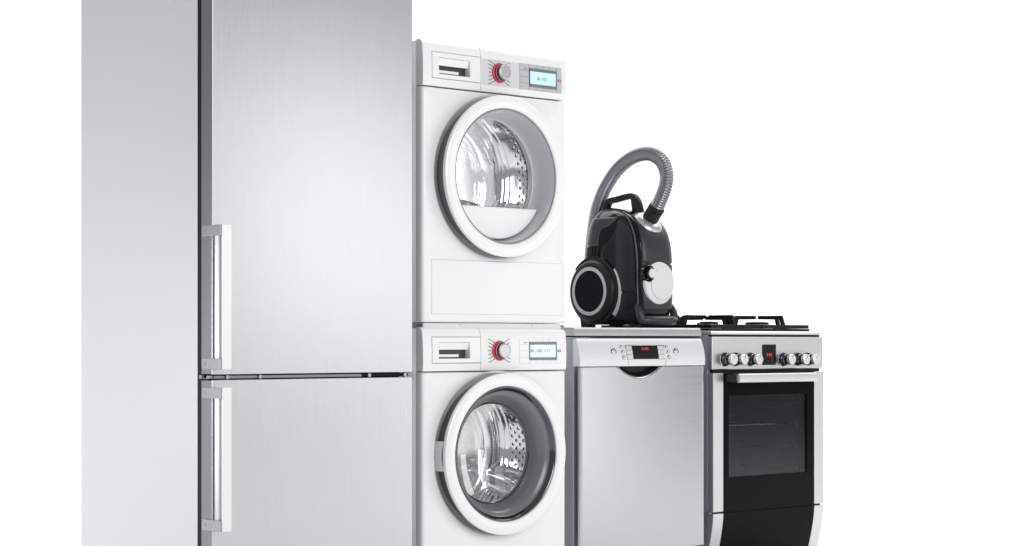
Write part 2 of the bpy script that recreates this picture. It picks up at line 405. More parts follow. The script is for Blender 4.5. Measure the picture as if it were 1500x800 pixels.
# ------------------------------------------------------------------ washing machine and tumble dryer
def laundry(name, label, cat, zbase, dryer):
    W_, D_, H_ = 0.598, 0.59, (0.861 if dryer else 0.8545)
    root = empty(name, row(0, 0, zbase), TH); tag(root, label, cat)
    zp = 0.7195                                              # lower edge of the control panel
    cx, cz = 0.299, (0.456 if dryer else 0.461)
    # cabinet shell, open towards the front plate
    c = MB(); ZB = 0.0015 if dryer else 0.025; y0, y1, z0, z1 = 0.031, D_, ZB, H_ - 0.0045
    def q(*p): c.bm.faces.new([c.bm.verts.new(v) for v in p])
    x0, x1 = 0.0015, W_ - 0.0015
    q((x0,y0,z0),(x0,y1,z0),(x0,y1,z1),(x0,y0,z1)); q((x1,y0,z0),(x1,y0,z1),(x1,y1,z1),(x1,y1,z0))
    q((x0,y1,z0),(x1,y1,z0),(x1,y1,z1),(x0,y1,z1)); q((x0,y0,z1),(x0,y1,z1),(x1,y1,z1),(x1,y0,z1)); q((x0,y0,z0),(x1,y0,z0),(x1,y1,z0),(x0,y1,z0))
    bmesh.ops.remove_doubles(c.bm, verts=c.bm.verts[:], dist=1e-5)
    c.build('cabinet', 'white_enamel', root, solid=0.002)
    # front plate with a round dished opening
    RO = 0.283
    p = MB(); bm = p.bm; n = 128
    angs = sorted(set([2*math.pi*i/n for i in range(n)] + [math.atan2(sz - cz, sx - cx) % (2*math.pi) for sx in (0.0, W_) for sz in (ZB, zp-0.003)]))
    def rect(a, ins, y):
        dx, dz = math.cos(a), math.sin(a); lim = 1e9
        if dx > 1e-9: lim = min(lim, (W_-ins-cx)/dx)
        if dx < -1e-9: lim = min(lim, (ins-cx)/dx)
        if dz > 1e-9: lim = min(lim, (zp-0.003-ins*0.35-cz)/dz)
        if dz < -1e-9: lim = min(lim, (ZB+ins*0.5-cz)/dz)
        return (cx+dx*lim, y, cz+dz*lim)
    rings = [[rect(a, 0, 0.031) for a in angs]]
    for k in range(0, 6):
        t = R(90*k/5); rings.append([rect(a, 0.012*(1-math.cos(t)), 0.012*(1-math.sin(t))) for a in angs])
    top = min(RO, zp - 0.003 - 0.0045 - cz)
    for rr, yy in ((0.258, 0.0), (0.254, 0.001), (0.247, 0.008), (0.238, 0.016), (0.228, 0.020), (0.205, 0.020), (0.200, 0.040)):
        rings.append([(cx+rr*math.cos(a), yy, cz+rr*math.sin(a)) for a in angs])
    VR = [[bm.verts.new(v) for v in r] for r in rings]
    for A, B in zip(VR, VR[1:]):
        for i in range(len(angs)):
            j = (i+1) % len(angs)
            bm.faces.new((A[i], A[j], B[j], B[i]))
    fp = p.build('front_plate', 'white_enamel', root, smooth=40)
    # control panel: two fascias, slightly bulged and leaning back at the top
    PT = [(zp, 0.0), (zp+0.006, -0.0008), (zp+0.03, -0.0022), (zp+0.07, -0.0018), (H_-0.030, 0.0005), (H_-0.015, 0.003), (H_-0.006, 0.008), (H_, 0.016)]
    P = lambda z: catmull(PT, z)
    zs = [zp + (H_-zp)*k/16 for k in range(17)]
    dx0, dz1 = F(632.8, 493.4, -0.002); _, dz0 = F(632.8, 532.6, -0.002)
    sx = F(704.6, 513, -0.002)[0]
    hx0, hz1 = F(642.8, 501.5, -0.002); hx1, hz0 = F(688.6, 525.2, -0.002)
    xs = [0.0, 0.004, 0.012, sx-0.0008]
    left = plate(xs, zs, P, 0.03, [(dx0, sx-0.0008, dz0, dz1, 0.028)], 'fascia', 'white_enamel', root, 0.0028)
    rc = 0.016
    right = plate([sx+0.0008] + [W_-rc+rc*k/5 for k in range(6)], zs[:-3] + [H_-rc+rc*k/6 for k in range(7)], P, 0.03, [], 'fascia', 'white_enamel', root, 0.0030, corners=[(W_-rc, H_-rc, rc, 1, 1)])
    # detergent / water drawer with a grip slot
    PD = lambda z: P(z) - 0.0012
    dz = [dz0+0.0012 + (dz1-dz0-0.0024)*k/8 for k in range(9)]
    dr = plate([dx0+0.0012, sx-0.0020], dz, PD, 0.024, [(hx0, hx1, hz0, hz1, 0.022)], 'drawer', 'white_gloss', root, 0.0011)
    zm = hz0 + (hz1-hz0)*0.54
    g = MB().hexa([(hx0+0.001, P(zm)+0.010, zm), (hx1-0.001, P(zm)+0.010, zm), (hx1-0.001, P(zm)+0.0125, zm+0.001), (hx0+0.001, P(zm)+0.0125, zm+0.001),
                   (hx0+0.001, P(hz1)+0.0015, hz1-0.0008), (hx1-0.001, P(hz1)+0.0015, hz1-0.0008), (hx1-0.001, P(hz1)+0.006, hz1-0.0008), (hx0+0.001, P(hz1)+0.006, hz1-0.0008)])
    g.build('drawer_grip', 'chrome' if False else 'white_gloss', dr, 0.0008)
    box('slot_liner', 'cavity_dark', dr, hx0+0.0006, hx1-0.0006, 0.0205, 0.0218, hz0+0.0006, zm+0.004)
    box('slot_floor', 'white_gloss', dr, hx0+0.001, hx0+(hx1-hx0)*0.70, P(hz0)+0.010, 0.0200, hz0+(hz1-hz0)*0.09, hz0+(hz1-hz0)*0.26, 0.0006)
    # dial
    kx, kz = F(731.5, 513.8, -0.002)
    yk = P(kz)
    lathe('dial_ring', 'red_print', right, [(0.0310, yk-0.0002), (0.0310, yk-0.0045), (0.0285, yk-0.006), (0.0245, yk-0.006), (0.0245, yk-0.0002)], (kx, kz), 'y', 48, 92, 292)
    lathe('dial_ring', 'bezel', right, [(0.0308, yk-0.0002), (0.0308, yk-0.0040), (0.0245, yk-0.0055), (0.0245, yk-0.0002)], (kx, kz), 'y', 48, -66, 90)
    kn = lathe('dial', 'knob_black', right, [(0.0243, yk+0.001), (0.0243, yk-0.012), (0.0225, yk-0.018), (0.0225, yk-0.0255), (0.0, yk-0.0255)], (kx, kz), 'y', 48)
    lathe('dial_cap', 'dial_silver', kn, [(0.0228, yk-0.0235), (0.0232, yk-0.026), (0.0220, yk-0.0285), (0.0195, yk-0.0292), (0.0190, yk-0.0283), (0.0, yk-0.0283)], (kx, kz), 'y', 48)
    lathe('dial_band', 'chrome', kn, [(0.0246, yk-0.011), (0.0250, yk-0.0125), (0.0246, yk-0.014)], (kx, kz), 'y', 48)
    for matn, sel in (('ink', lambda k: k not in (9, 10)), ('red_print', lambda k: k in (9, 10))):
        m = MB()
        offs = [-27, -18.5, -10, -1.5, 7, 15.5, 24]
        k = 0
        for side in (-1, 1):
            for i, dzv in enumerate((0.0300, 0.0205, 0.0105, 0.0, -0.0105, -0.0205, -0.0300)):
                k += 1
                if side == 1 and i in (2, 3, 4): continue
                if not sel({(1, 0): 9, (1, 1): 10}.get((side, i), k if k < 9 else 20)): continue
                xr = kx + side*math.sqrt(max(0.00001, 0.0325**2 - min(abs(dzv), 0.0275)**2)); xe = kx + side*0.0455
                za, zb = kz + dzv*0.80, kz + dzv*1.18
                xm_ = kx + side*0.0395
                for (xa, zaa, xb, zbb) in ((xr, za, xm_, zb), (xm_, zb, xe, zb)):
                    d = Vector((xb-xa, 0, zbb-zaa)); 
                    if d.length < 1e-5: continue
                    nn = Vector((-d.z, 0, d.x)).normalized()*0.0009
                    ya, yb2 = P(zaa)-0.0006, P(zbb)-0.0006
                    m.hexa([(xa-nn.x, ya, zaa-nn.z), (xb-nn.x, yb2, zbb-nn.z), (xb-nn.x, yb2+0.002, zbb-nn.z), (xa-nn.x, ya+0.002, zaa-nn.z),
                            (xa+nn.x, ya, zaa+nn.z), (xb+nn.x, yb2, zbb+nn.z), (xb+nn.x, yb2+0.002, zbb+nn.z), (xa+nn.x, ya+0.002, zaa+nn.z)])
        m.build('dial_marks', matn, right, kind='stuff')
    # display block
    bx0, bz1 = F(775.2, 501.0, -0.002); bx1, bz0 = F(815.0, 527.2, -0.002)
    _, az1 = F(775, 495.0, -0.002); _, az0 = F(775, 532.8, -0.002)
    lx0 = F(761, 513, -0.002)[0]; rx1 = F(822.5, 513, -0.002)[0]
    btn = 'silver_print' if dryer else 'white_enamel'
    def key(xa, xb, za, zb, nm='button'):
        gp = 0.0007
        return overlay(P, xa+gp, xb-gp, za+gp, zb-gp, 0.0009, 0.006, nm, btn, right, 0, 4)
    for k in range(4):
        xa = bx0 + (bx1-bx0)*k/4; xb = bx0 + (bx1-bx0)*(k+1)/4
        key(xa, xb, bz1+0.0004, az1); key(xa, xb, az0, bz0-0.0004)
        key(lx0, bx0-0.0008, az0+(az1-az0)*k/4, az0+(az1-az0)*(k+1)/4)
    key(bx1+0.0006, rx1, az0, az1, 'start_key')
    overlay(P, lx0, rx1, az0, az1, 0.0003, 0.006, 'key_bed', 'bezel' if dryer else 'white_grey', right)
    if dryer:                                                 # silver printed field behind the dial
        fx0 = F(708, 105, -0.01)[0]
        overlay(P, fx0, lx0-0.0008, az0, az1, 0.0003, 0.006, 'dial_field', 'white_grey', right)
    yb = P((bz0+bz1)/2)
    db = plate([bx0, bx1], [bz0, bz1], lambda z: P(z)-0.0034, yb+0.004, [(bx0+0.0022, bx1-0.0030, bz0+0.0085, bz1-0.0085, yb+0.0005)], 'display', 'bezel', right, 0.0005)
    ys = yb - 0.0008
    box('screen', 'screen_cyan' if dryer else 'screen_pale', db, bx0+0.0026, bx1-0.0034, ys, ys+0.001, bz0+0.0088, bz1-0.0088)
    zt = (bz0+bz1)/2 - 0.004
    if dryer: digits('88  237', bx0+0.034, zt-0.002, 0.0085, ys-0.0005, 'screen_figures', 'screen_ink', db)
    else: digits('88  1200  2:37', bx0+0.006, zt, 0.0085, ys-0.0005, 'screen_figures', 'screen_ink', db)
    xm = (bx1+rx1)/2; m = MB(); zmid = (bz0+bz1)/2; yr = P(zmid) - 0.0016
    for s_ in (-1, 1): m.box(xm+s_*0.0042-0.0026, xm+s_*0.0042+0.0026, yr, yr+0.0006, zmid-0.004, zmid+0.004)
    m.build('start_mark', 'red_print', right)
    xm = (lx0+bx0)/2; m = MB(); yr = P(az1-0.014)-0.0016; m.box(xm-0.001, xm+0.009, yr, yr+0.0006, az1-0.0165, az1-0.0135); m.build('key_mark', 'red_print', right)
    # door: white ring, bowl and glass
    ring_o = 0.2505
    door = lathe('door', 'white_gloss', root, [(0.2440, -0.0340), (0.2490, -0.0355), (ring_o, -0.0400), (0.2512, -0.0455), (0.2505, -0.0490), (0.2480, -0.0505),
                  (0.2300, -0.0525), (0.2170, -0.0515), (0.2125, -0.0495), (0.2105, -0.0465), (0.2090, -0.0420), (0.2075, -0.020)], (cx, cz), 'y', 160, smooth=28)
    lathe('door_back', 'rim_shade_grey' if dryer else 'rim_shade_dark', door, [(0.224, 0.0165), (0.231, 0.013), (0.2370, -0.004), (0.2415, -0.020), (0.2455, -0.0335), (0.2440, -0.0345)], (cx, cz), 'y', 160, smooth=50)  # dark colour stands for the shadow in the groove behind the ring
    tr = 'trim_dryer' if dryer else 'chrome_dark'
    lathe('door_trim', tr, door, ([(0.2100, -0.0440), (0.2092, -0.0475), (0.2078, -0.0480), (0.2060, -0.0455), (0.2050, -0.0430)] if dryer else [(0.2100, -0.0440), (0.2092, -0.0475), (0.2070, -0.0480), (0.2035, -0.0445), (0.1985, -0.0360), (0.1965, -0.033)]), (cx, cz), 'y', 160, smooth=60)
    if dryer:
        lathe('bowl', 'bowl_light', door, [(0.2055, -0.0450), (0.2025, -0.0350), (0.1995, -0.0150), (0.1960, 0.0100), (0.1925, 0.0290), (0.1880, 0.0365), (0.1850, 0.0370), (0.1845, 0.044)], (cx, cz), 'y', 160, smooth=60)
        # plastic sill below the window: a segment of the bowl
        zc = -0.093; rr = 0.1935
        a0 = math.asin(zc / rr); poly = []
        for k in range(41):
            a = math.pi - a0 + (2*a0 + math.pi) * k / 40
            poly.append((cx + rr*math.cos(a), cz + rr*math.sin(a)))
        MB().prism_y(poly, -0.006, 0.046).build('sill', 'white_enamel', door, 0.010, 5)
        lathe('window', 'door_glass', door, [(0.1848, 0.0390), (0.13, 0.043), (0.07, 0.046), (0.0, 0.0465)], (cx, cz), 'y', 96)
    else:
        lathe('bowl', 'bowl_dark', door, [(0.1980, -0.0350), (0.1940, -0.0280), (0.1900, -0.0270), (0.1800, -0.0220), (0.1660, 0.0050), (0.1600, 0.0220), (0.1585, 0.0260), (0.1540, 0.0270), (0.1535, 0.034)], (cx, cz), 'y', 160, smooth=50)
        lathe('window', 'door_glass', door, [(0.1540, 0.0280), (0.12, 0.040), (0.07, 0.049), (0.0, 0.052)], (cx, cz), 'y', 96)
        lathe('glass_rim', 'chrome_dark', door, [(0.1588, 0.0245), (0.1570, 0.0235), (0.1545, 0.0255)], (cx, cz), 'y', 120)
    # hinge block on the left of the door rim
    hm = MB() if not dryer else None
    if hm: hm.box(cx-0.2415, cx-0.229, -0.030, 0.014, cz-0.046, cz+0.046).build('hinge', 'white_grey', door, 0.002)
    # drum
    gk = lathe('gasket', 'white_grey' if dryer else 'gasket', root, [(0.205, 0.036), (0.200, 0.038), (0.196, 0.052), (0.194, 0.060), (0.196, 0.068), (0.215, 0.072)], (cx, cz), 'y', 96, smooth=50)
    RD = 0.238
    prof = [(0.194, 0.070), (0.198, 0.074), (0.222, 0.080), (RD, 0.086), (RD, 0.200), (RD-0.004, 0.203), (RD-0.004, 0.207), (RD, 0.210), (RD, 0.226), (RD-0.005, 0.230), (RD-0.005, 0.236), (RD, 0.240), (RD, 0.258), (RD-0.005, 0.262), (RD-0.008, 0.276)]
    drum = lathe('drum', 'drum_steel', root, prof, (cx, cz), 'y', 128, smooth=50)
    lathe('drum_back', 'drum_swirl', drum, [(RD-0.008, 0.276), (RD-0.020, 0.292), (RD-0.035, 0.300), (0.19, 0.301), (0.175, 0.296), (0.14, 0.289), (0.10, 0.283), (0.06, 0.279), (0.03, 0.277), (0.0, 0.2765)], (cx, cz), 'y', 128, smooth=60)
    dl = bpy.data.lights.new('drum_fill', 'POINT'); dl.energy = 0.24; dl.shadow_soft_size = 0.04  # fill light added to brighten the drum, no lamp seen there
    dlo = bpy.data.objects.new('drum_fill', dl); col.objects.link(dlo); dlo.parent = drum; dlo.location = (cx-0.06, 0.105, cz+0.185)
    hb = MB(); rows = 4 if dryer else 6
    for r_ in range(rows):
        yy = 0.100 + r_*0.0175; nh = 56
        for k in range(nh):
            a = 2*math.pi*(k + 0.5*(r_ % 2))/nh
            ca, sa = math.cos(a), math.sin(a); rad = RD - 0.0016
            cpt = Vector((cx+rad*ca, yy, cz+rad*sa)); ta = Vector((-sa, 0, ca)); ty = Vector((0, 1, 0)); inn = Vector((-ca, 0, -sa))
            ro = [hb.bm.verts.new(cpt + (ta*math.cos(t)+ty*math.sin(t))*0.0046) for t in [2*math.pi*i/8 for i in range(8)]]
            hb.bm.faces.new(ro)
    hb.build('drum_holes', 'hole_black', drum, kind='stuff')
    rb = MB()
    for r_ in range(rows):
        yy = 0.100 + r_*0.0175
        for k in range(56):
            a = 2*math.pi*(k + 0.5*(r_ % 2))/56; ca, sa = math.cos(a), math.sin(a)
            ta = Vector((-sa, 0, ca)); ty = Vector((0, 1, 0)); o_ = Vector((cx, yy, cz)); rd = Vector((ca, 0, sa))
            R1 = [rb.bm.verts.new(o_ + rd*(RD-0.0022) + (ta*math.cos(t)+ty*math.sin(t))*0.0045) for t in [2*math.pi*i/8 for i in range(8)]]
            R2 = [rb.bm.verts.new(o_ + rd*(RD+0.001) + (ta*math.cos(t)+ty*math.sin(t))*0.0080) for t in [2*math.pi*i/8 for i in range(8)]]
            for i in range(8): rb.bm.faces.new((R1[i], R1[(i+1) % 8], R2[(i+1) % 8], R2[i]))
    rb.build('drum_collars', 'drum_steel', drum, kind='stuff')
    for a in (-32, 92, 208):                                   # lifters
        m = MB(); sec = [(-0.060, 0.0), (-0.038, 0.012), (-0.016, 0.046), (0.0, 0.054), (0.016, 0.046), (0.038, 0.012), (0.060, 0.0)]
        rings = []
        for yy, sc_, lean in ((0.090, 0.55, 0), (0.110, 0.95, 0), (0.17, 1.0, 3), (0.25, 0.9, 7), (0.284, 0.45, 9)):
            ring = []
            for (u, h) in sec:
                aa = R(a + lean) + u / RD; rr = RD + 0.002 - h*sc_
                ring.append(m.bm.verts.new((cx + rr*math.cos(aa), yy, cz + rr*math.sin(aa))))
            rings.append(ring)
        for A, B in zip(rings, rings[1:]):
            for i in range(len(sec)-1): m.bm.faces.new((A[i], A[i+1], B[i+1], B[i]))
        m.bm.faces.new(rings[0]); m.bm.faces.new(rings[-1][::-1])
        lf = m.build('lifter', 'drum_brushed', drum, smooth=70); s_ = lf.modifiers.new('sub', 'SUBSURF'); s_.levels = s_.render_levels = 2
    for a in (30, 150, 270):                                   # bosses added to imitate the lifters' dark reflections on the back wall
        m = MB(); rings = []; n = 28
        for rr, hh in ((1.0, 0.0), (0.9, 0.006), (0.7, 0.012), (0.35, 0.016), (0.0, 0.017)):
            ring = []
            for i in range(n):
                t = 2*math.pi*i/n; u, v = 0.070*rr*math.cos(t), 0.030*rr*math.sin(t)*(1 - 0.45*math.cos(t))
                aa = R(a + (12 if dryer else -8)); rx, rz = 0.115 + u, v
                ring.append(m.bm.verts.new((cx + rx*math.cos(aa) - rz*math.sin(aa), 0.2865 - hh + 0.10*(rx-0.10), cz + rx*math.sin(aa) + rz*math.cos(aa))))
            rings.append(ring)
        for A, B in zip(rings, rings[1:]):
            for i in range(n): m.bm.faces.new((A[i], A[(i+1) % n], B[(i+1) % n], B[i]))
        bmesh.ops.remove_doubles(m.bm, verts=m.bm.verts[:], dist=1e-6)
        m.build('reflection_boss', 'drum_brushed', drum, smooth=80)
    if dryer:                                                  # condenser flap at the foot
        fx0, fz1 = F(631.5, 377.5, 0, 0, zbase); _, fz0 = F(631.5, 460.5, 0, 0, zbase)
        fx1 = F(824.5, 420, 0, 0, zbase)[0]
        fz1 = min(fz1, cz - 0.262)
        box('flap_joint', 'trim_grey', root, fx0, fx1, -0.0004, 0.004, fz0, fz1, 0.003)
        box('flap', 'white_enamel', root, fx0+0.0012, fx1-0.0012, -0.0018, 0.006, fz0+0.0012, fz1-0.0012, 0.003)
    if not dryer: feet(root, 0.06, W_-0.06, 0.06, D_-0.06, 0.028)
    return root
laundry('washing_machine', 'white front-loading washing machine with dark grey door bowl, under the dryer', 'washing machine', 0.0, False)
laundry('tumble_dryer', 'white tumble dryer with pale grey door bowl, stacked above the washing machine', 'tumble dryer', 0.8675, True)
def stack_kit():
    root = empty('stacking_frame', row(0, 0, 0.8505), TH)
    tag(root, 'thin pale stacking strip between the dryer and the washing machine', 'stacking frame')
    box('tray', 'white_grey', root, 0.012, 0.588, 0.012, 0.575, 0.0, 0.0168, 0.003)
    for x in (0.006, 0.592): lathe('end_cap', 'screw_steel', root, [(0, 0.0035), (0.004, 0.0035), (0.0055, 0.006), (0.0055, 0.03)], (x, 0.0085), 'y', 16)
    for x in (0.16, 0.46): lathe('screw', 'screw_steel', root, [(0, 0.0105), (0.002, 0.0105), (0.0026, 0.0125)], (x, 0.0105), 'y', 12)
stack_kit()

# ------------------------------------------------------------------ dishwasher
def dishwasher():
    T0 = 0.658; W_, D_ = 0.600, 0.60
    root = empty('dishwasher', row(T0), TH); tag(root, 'brushed steel dishwasher with red digit display, vacuum cleaner standing on its lid', 'dishwasher')
    LT = 0.857
    box('cabinet', 'dw_side', root, 0.002, W_-0.002, 0.030, D_, 0.03, 0.823, 0.003)
    lid = MB().prism([(0.020, 0.8285), (0.0175, 0.8315), (0.0185, 0.848), (0.024, 0.8555), (0.034, LT), (D_, LT), (D_, 0.8285)], -0.004, W_+0.002)
    lid.build('worktop', 'dw_lid', root, 0.0015)
    box('worktop_joint', 'seal_black', root, 0.002, W_-0.002, 0.024, 0.1, 0.8235, 0.8282)
    zt, zb = 0.8205, 0.728
    PT = [(zb, -0.002), (zb+0.02, -0.003), (zb+0.05, 0.0015), (zb+0.075, 0.009), (zt-0.006, 0.014), (zt, 0.018)]
    P = lambda z: catmull(PT, z)
    f = lambda x, y: F(x, y, 0.0, T0)
    zs = [zb + (zt-zb)*k/14 for k in range(15)]
    panel = plate([0.0, 0.006, W_-0.006, W_], zs, P, 0.03, [], 'control_panel', 'dw_panel', root, 0.0025)
    onp = lambda xa, xb, za, zb_, out, name, mat, bev=0.0: overlay(P, xa, xb, za, zb_, out, 0.006, name, mat, panel, bev)
    # display and the keys beside it (zoom frame: 880 + u/11.43, 490 + v/11.43)
    zx = lambda u, v: f(880 + u/11.43, 490 + v/11.43)
    xa, z1 = zx(535, 185); xb, z0 = zx(960, 410)
    onp(xa, xb, z0, z1, 0.0012, 'display', 'display_black')
    xd, zd = zx(690, 276); 
    digits('2:48', xd, zd, 0.0115, P(zd+0.006)-0.0021, 'display_figures', 'led_red', panel, thick=0.15, gap=0.3)
    for ua, ub in ((432, 538), (962, 1068)):
        xk0, _ = zx(ua, 300); xk1, _ = zx(ub, 300)
        if ua < 500: xk1 = xa - 0.0006
        else: xk0 = xb + 0.0006
        onp(xk0-0.0008, xk1+(0.0008 if ua > 500 else 0), z0-0.0008, z1+0.0008, 0.0003, 'key_bed', 'bezel')
        for k in range(3):
            za = z0 + (z1-z0)*k/3 + 0.0008; zz = z0 + (z1-z0)*(k+1)/3 - 0.0008
            onp(xk0+0.0004, xk1-0.0004, za, zz, 0.0016, 'button', 'button_pale', 0.0004)
    for u in (450, 1080):
        x_, zt_ = zx(u, 412); onp(x_-0.0006, x_+0.0006, zb+0.001, zt_, 0.0003, 'panel_joint', 'bezel')
    def round_button(u, v, r):
        x_, z_ = zx(u, v); y_ = P(z_)
        b = lathe('button', 'button_grey', panel, [(r, y_+0.002), (r, y_-0.0012), (r*0.86, y_-0.0022), (0, y_-0.0024)], (x_, z_), 'y', 28)
        lathe('button_collar', 'display_black', b, [(r*1.02, y_+0.002), (r*1.02, y_-0.0006), (r*1.30, y_-0.0006), (r*1.30, y_+0.002)], (x_, z_), 'y', 28)
    for u, v in ((218, 300), (1262, 297)): round_button(u, v, 0.0098)
    for u, v in ((360, 216), (372, 300), (380, 388), (1118, 216), (1130, 299), (1136, 380)): round_button(u, v, 0.0054)
    # door: steel sheet pressed in below the panel to form the pull
    ztd = zb - 0.0025; zbd = 0.11
    xc = f(938, 545)[0]; hw = 0.100; dep_z = 0.034
    m = MB(); xs = [0, 0.0015, 0.004, 0.008]; 
    xs += [0.02 + (W_-0.04)*k/150 for k in range(151)] + [W_-0.008, W_-0.004, W_-0.0015, W_]
    zz = [ztd - 0.11*k/60 for k in range(61)] + [ztd-0.11-(ztd-0.11-zbd)*k/10 for k in range(1, 11)]
    def depth(x, z):
        e = min(x, W_-x); y = 0.0
        if e < 0.008: y += 0.008 - math.sqrt(max(0, 0.008**2 - (0.008-e)**2))
        u = (x - xc)/hw
        if abs(u) < 1.25:
            edge = dep_z * (1 - min(1.0, abs(u))**1.9) - 0.001
            d = (ztd - z)
            s = (edge - d)/0.012
            y += 0.026 * smoothstep(-0.55, 1.35, s) * smoothstep(1.15, 0.8, abs(u)) if abs(u) <= 1.15 else 0
        return y
    V = [[m.bm.verts.new((x, depth(x, z), z)) for x in xs] for z in zz]
    for A, B in zip(V, V[1:]):
        for i in range(len(xs)-1): m.bm.faces.new((A[i], A[i+1], B[i+1], B[i]))
    dd = m.build('door', 'dw_steel', root, smooth=70)
    dd.data.materials.append(M['pull_shadow'])                     # overhang shadow in the pull, painted as dark colour
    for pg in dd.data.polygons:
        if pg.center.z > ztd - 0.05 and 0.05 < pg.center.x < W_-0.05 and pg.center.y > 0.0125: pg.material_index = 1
    box('door_liner', 'seal_black', root, 0.010, W_-0.010, 0.0335, 0.06, 0.12, zb-0.003)
    box('pull_shade', 'seal_black', root, xc-0.12, xc+0.12, 0.004, 0.034, zb-0.0022, zb-0.0002)  # black strip added as the shadow under the panel's overhang
    box('kickplate', 'dw_side', root, 0.01, W_-0.01, 0.055, 0.07, 0.02, 0.105, 0.002)
    feet(root, 0.06, W_-0.06, 0.08, D_-0.06)
    return LT, T0
LT, DT0 = dishwasher()

# ------------------------------------------------------------------ cooker
def cooker():
    T0 = 1.295; W_, D_ = 0.598, 0.60
    root = empty('cooker', row(T0), TH); tag(root, 'steel gas cooker with black oven door and black pan supports, at right end', 'cooker')
    f = lambda x, y, d=0.0: F(x, y, d, T0)
    HT = 0.847
    b = MB()                                                    # carcass with the oven opening at the front
    cab = plate([0.0, W_], [0.105, 0.70, 0.835], lambda z: 0.022, D_, [(0.075, W_-0.075, 0.28, 0.66, 0.50)], 'cabinet', 'cooker_side', root, 0.001)
    lid = MB().prism([(0.010, 0.8325), (0.004, 0.835), (0.003, 0.842), (0.007, 0.8465), (0.016, HT), (D_, HT), (D_, 0.8325)], -0.001, W_+0.001)
    lid.build('hob', 'cooker_steel', root, 0.0015)
    box('hob_joint', 'seal_black', root, 0.004, W_-0.006, 0.008, 0.0215, 0.8268, 0.8322)
    zb, zt = 0.7125, 0.8265
    panel = box('control_panel', 'cooker_steel', root, -0.001, W_+0.001, -0.001, 0.0215, zb, zt, 0.003)
    box('panel_joint', 'seal_black', root, 0.012, W_-0.012, 0.004, 0.0215, 0.7018, 0.7122)
    # knobs: (base centre in the zoom frame 970 + u/6.25, 440 + v/6.25)
    zx = lambda u, v, d=0.0: f(970 + u/6.25, 440 + v/6.25, d)
    proto = None
    caps = [665, 762, 897, 1197, 1328, 1417]
    for u in caps:
        x_, z_ = zx(u, 541, -0.047)
        k = lathe('knob', 'knob_black', panel, [(0.0235, 0.0), (0.0240, -0.006), (0.0225, -0.010), (0.0185, -0.0125), (0.0185, -0.041), (0.0, -0.041)], (0, 0), 'y', 40)
        lathe('knob_cap', 'knob_cap', k, [(0.0187, -0.034), (0.0189, -0.0425), (0.0182, -0.0455), (0.0165, -0.0468), (0.0, -0.0468)], (0, 0), 'y', 40)
        box('knob_pointer', 'ink', k, -0.0007, 0.0007, -0.0473, -0.0465, 0.004, 0.015)
        lathe('knob_collar', 'chrome', k, [(0.0252, 0.0), (0.0252, -0.0015), (0.0238, -0.0020)], (0, 0), 'y', 40)
        lathe('knob_band', 'chrome', k, [(0.0188, -0.0185), (0.0191, -0.0192), (0.0188, -0.0199)], (0, 0), 'y', 40)
        k.location = (x_, 0, z_)
    xa, z1 = zx(915, 404); xb, z0 = zx(1036, 592)
    dsp = box('display', 'display_black', panel, xa, xb, -0.0035, 0.0, z0, z1, 0.001)
    xd, zd = zx(950, 512)
    digits('0:02', xd, zd, 0.0105, -0.0043, 'display_figures', 'led_red', dsp, thick=0.16, gap=0.28)
    for v in (515, 567):
        x_, z_ = zx(1061, v)
        bt = lathe('button', 'chrome', panel, [(0.0070, 0.0), (0.0070, -0.003), (0.0060, -0.0042), (0, -0.0038)], (x_, z_), 'y', 24)
        lathe('button_collar', 'display_black', bt, [(0.0072, 0.0), (0.0072, -0.0018), (0.0084, -0.0018), (0.0084, 0.0)], (x_, z_), 'y', 24)
    # oven door
    dz1, dz0 = 0.7008, 0.2185
    g0, g1 = f(1058, 650)[0], f(1191, 650)[0]
    door = plate([g0, g1], [dz0+0.001, dz1-0.001], lambda z: -0.0045, 0.021,
                 [(f(1066.5, 640)[0], f(1180.5, 640)[0], f(1066.5, 699)[1], f(1066.5, 580)[1], None)], 'oven_door', 'oven_glass', root, 0.0012)
    box('stile', 'cooker_stile', door, 0.0, g0-0.0006, -0.006, 0.021, dz0, dz1, 0.002)
    box('stile', 'cooker_stile', door, g1+0.0006, W_, -0.006, 0.021, dz0, dz1, 0.002)
    wx0, wx1 = f(1066.5, 640)[0], f(1180.5, 640)[0]; wz0, wz1 = f(1066.5, 699)[1], f(1066.5, 580)[1]
    box('window', 'oven_window', door, wx0+0.0004, wx1-0.0004, -0.0020, 0.0010, wz0+0.0004, wz1-0.0004)
    # oven inside: back sheet waved to imitate reflections, side runners and a wire shelf
    cav = MB(); n = 120
    A = []; B = []
    for i in range(n+1):
        x = 0.077 + (W_-0.154)*i/n; y = 0.36 + 0.016*math.sin(i/n*math.pi*2*5.5)
        A.append(cav.bm.verts.new((x - 0.03, y, 0.283))); B.append(cav.bm.verts.new((x + 0.03, y, 0.657)))
    for i in range(n): cav.bm.faces.new((A[i], A[i+1], B[i+1], B[i]))
    cav.build('oven_back', 'oven_enamel', root)
    sh = MB(); zsh = f(1066, 625)[1]
    sh.tube([(0.085, 0.06, zsh), (W_-0.085, 0.06, zsh)], 0.0035, 8)
    for i in range(12):
        x = 0.10 + (W_-0.2)*i/11; sh.tube([(x, 0.062, zsh), (x, 0.32, zsh)], 0.0016, 6)
    sh.tube([(0.085, 0.32, zsh), (W_-0.085, 0.32, zsh)], 0.0035, 8)
    sh.build('oven_shelf', 'wire_chrome', root)
    for zz in (0.34, 0.42, 0.50, 0.58):
        for x in (0.0765, W_-0.0885): box('runner', 'oven_enamel', root, x, x+0.012, 0.05, 0.32, zz, zz+0.012, 0.003)
    # handle: bar on two black posts
    hz1, hz0 = f(1083, 547.5, -0.066)[1], f(1083, 561, -0.066)[1]
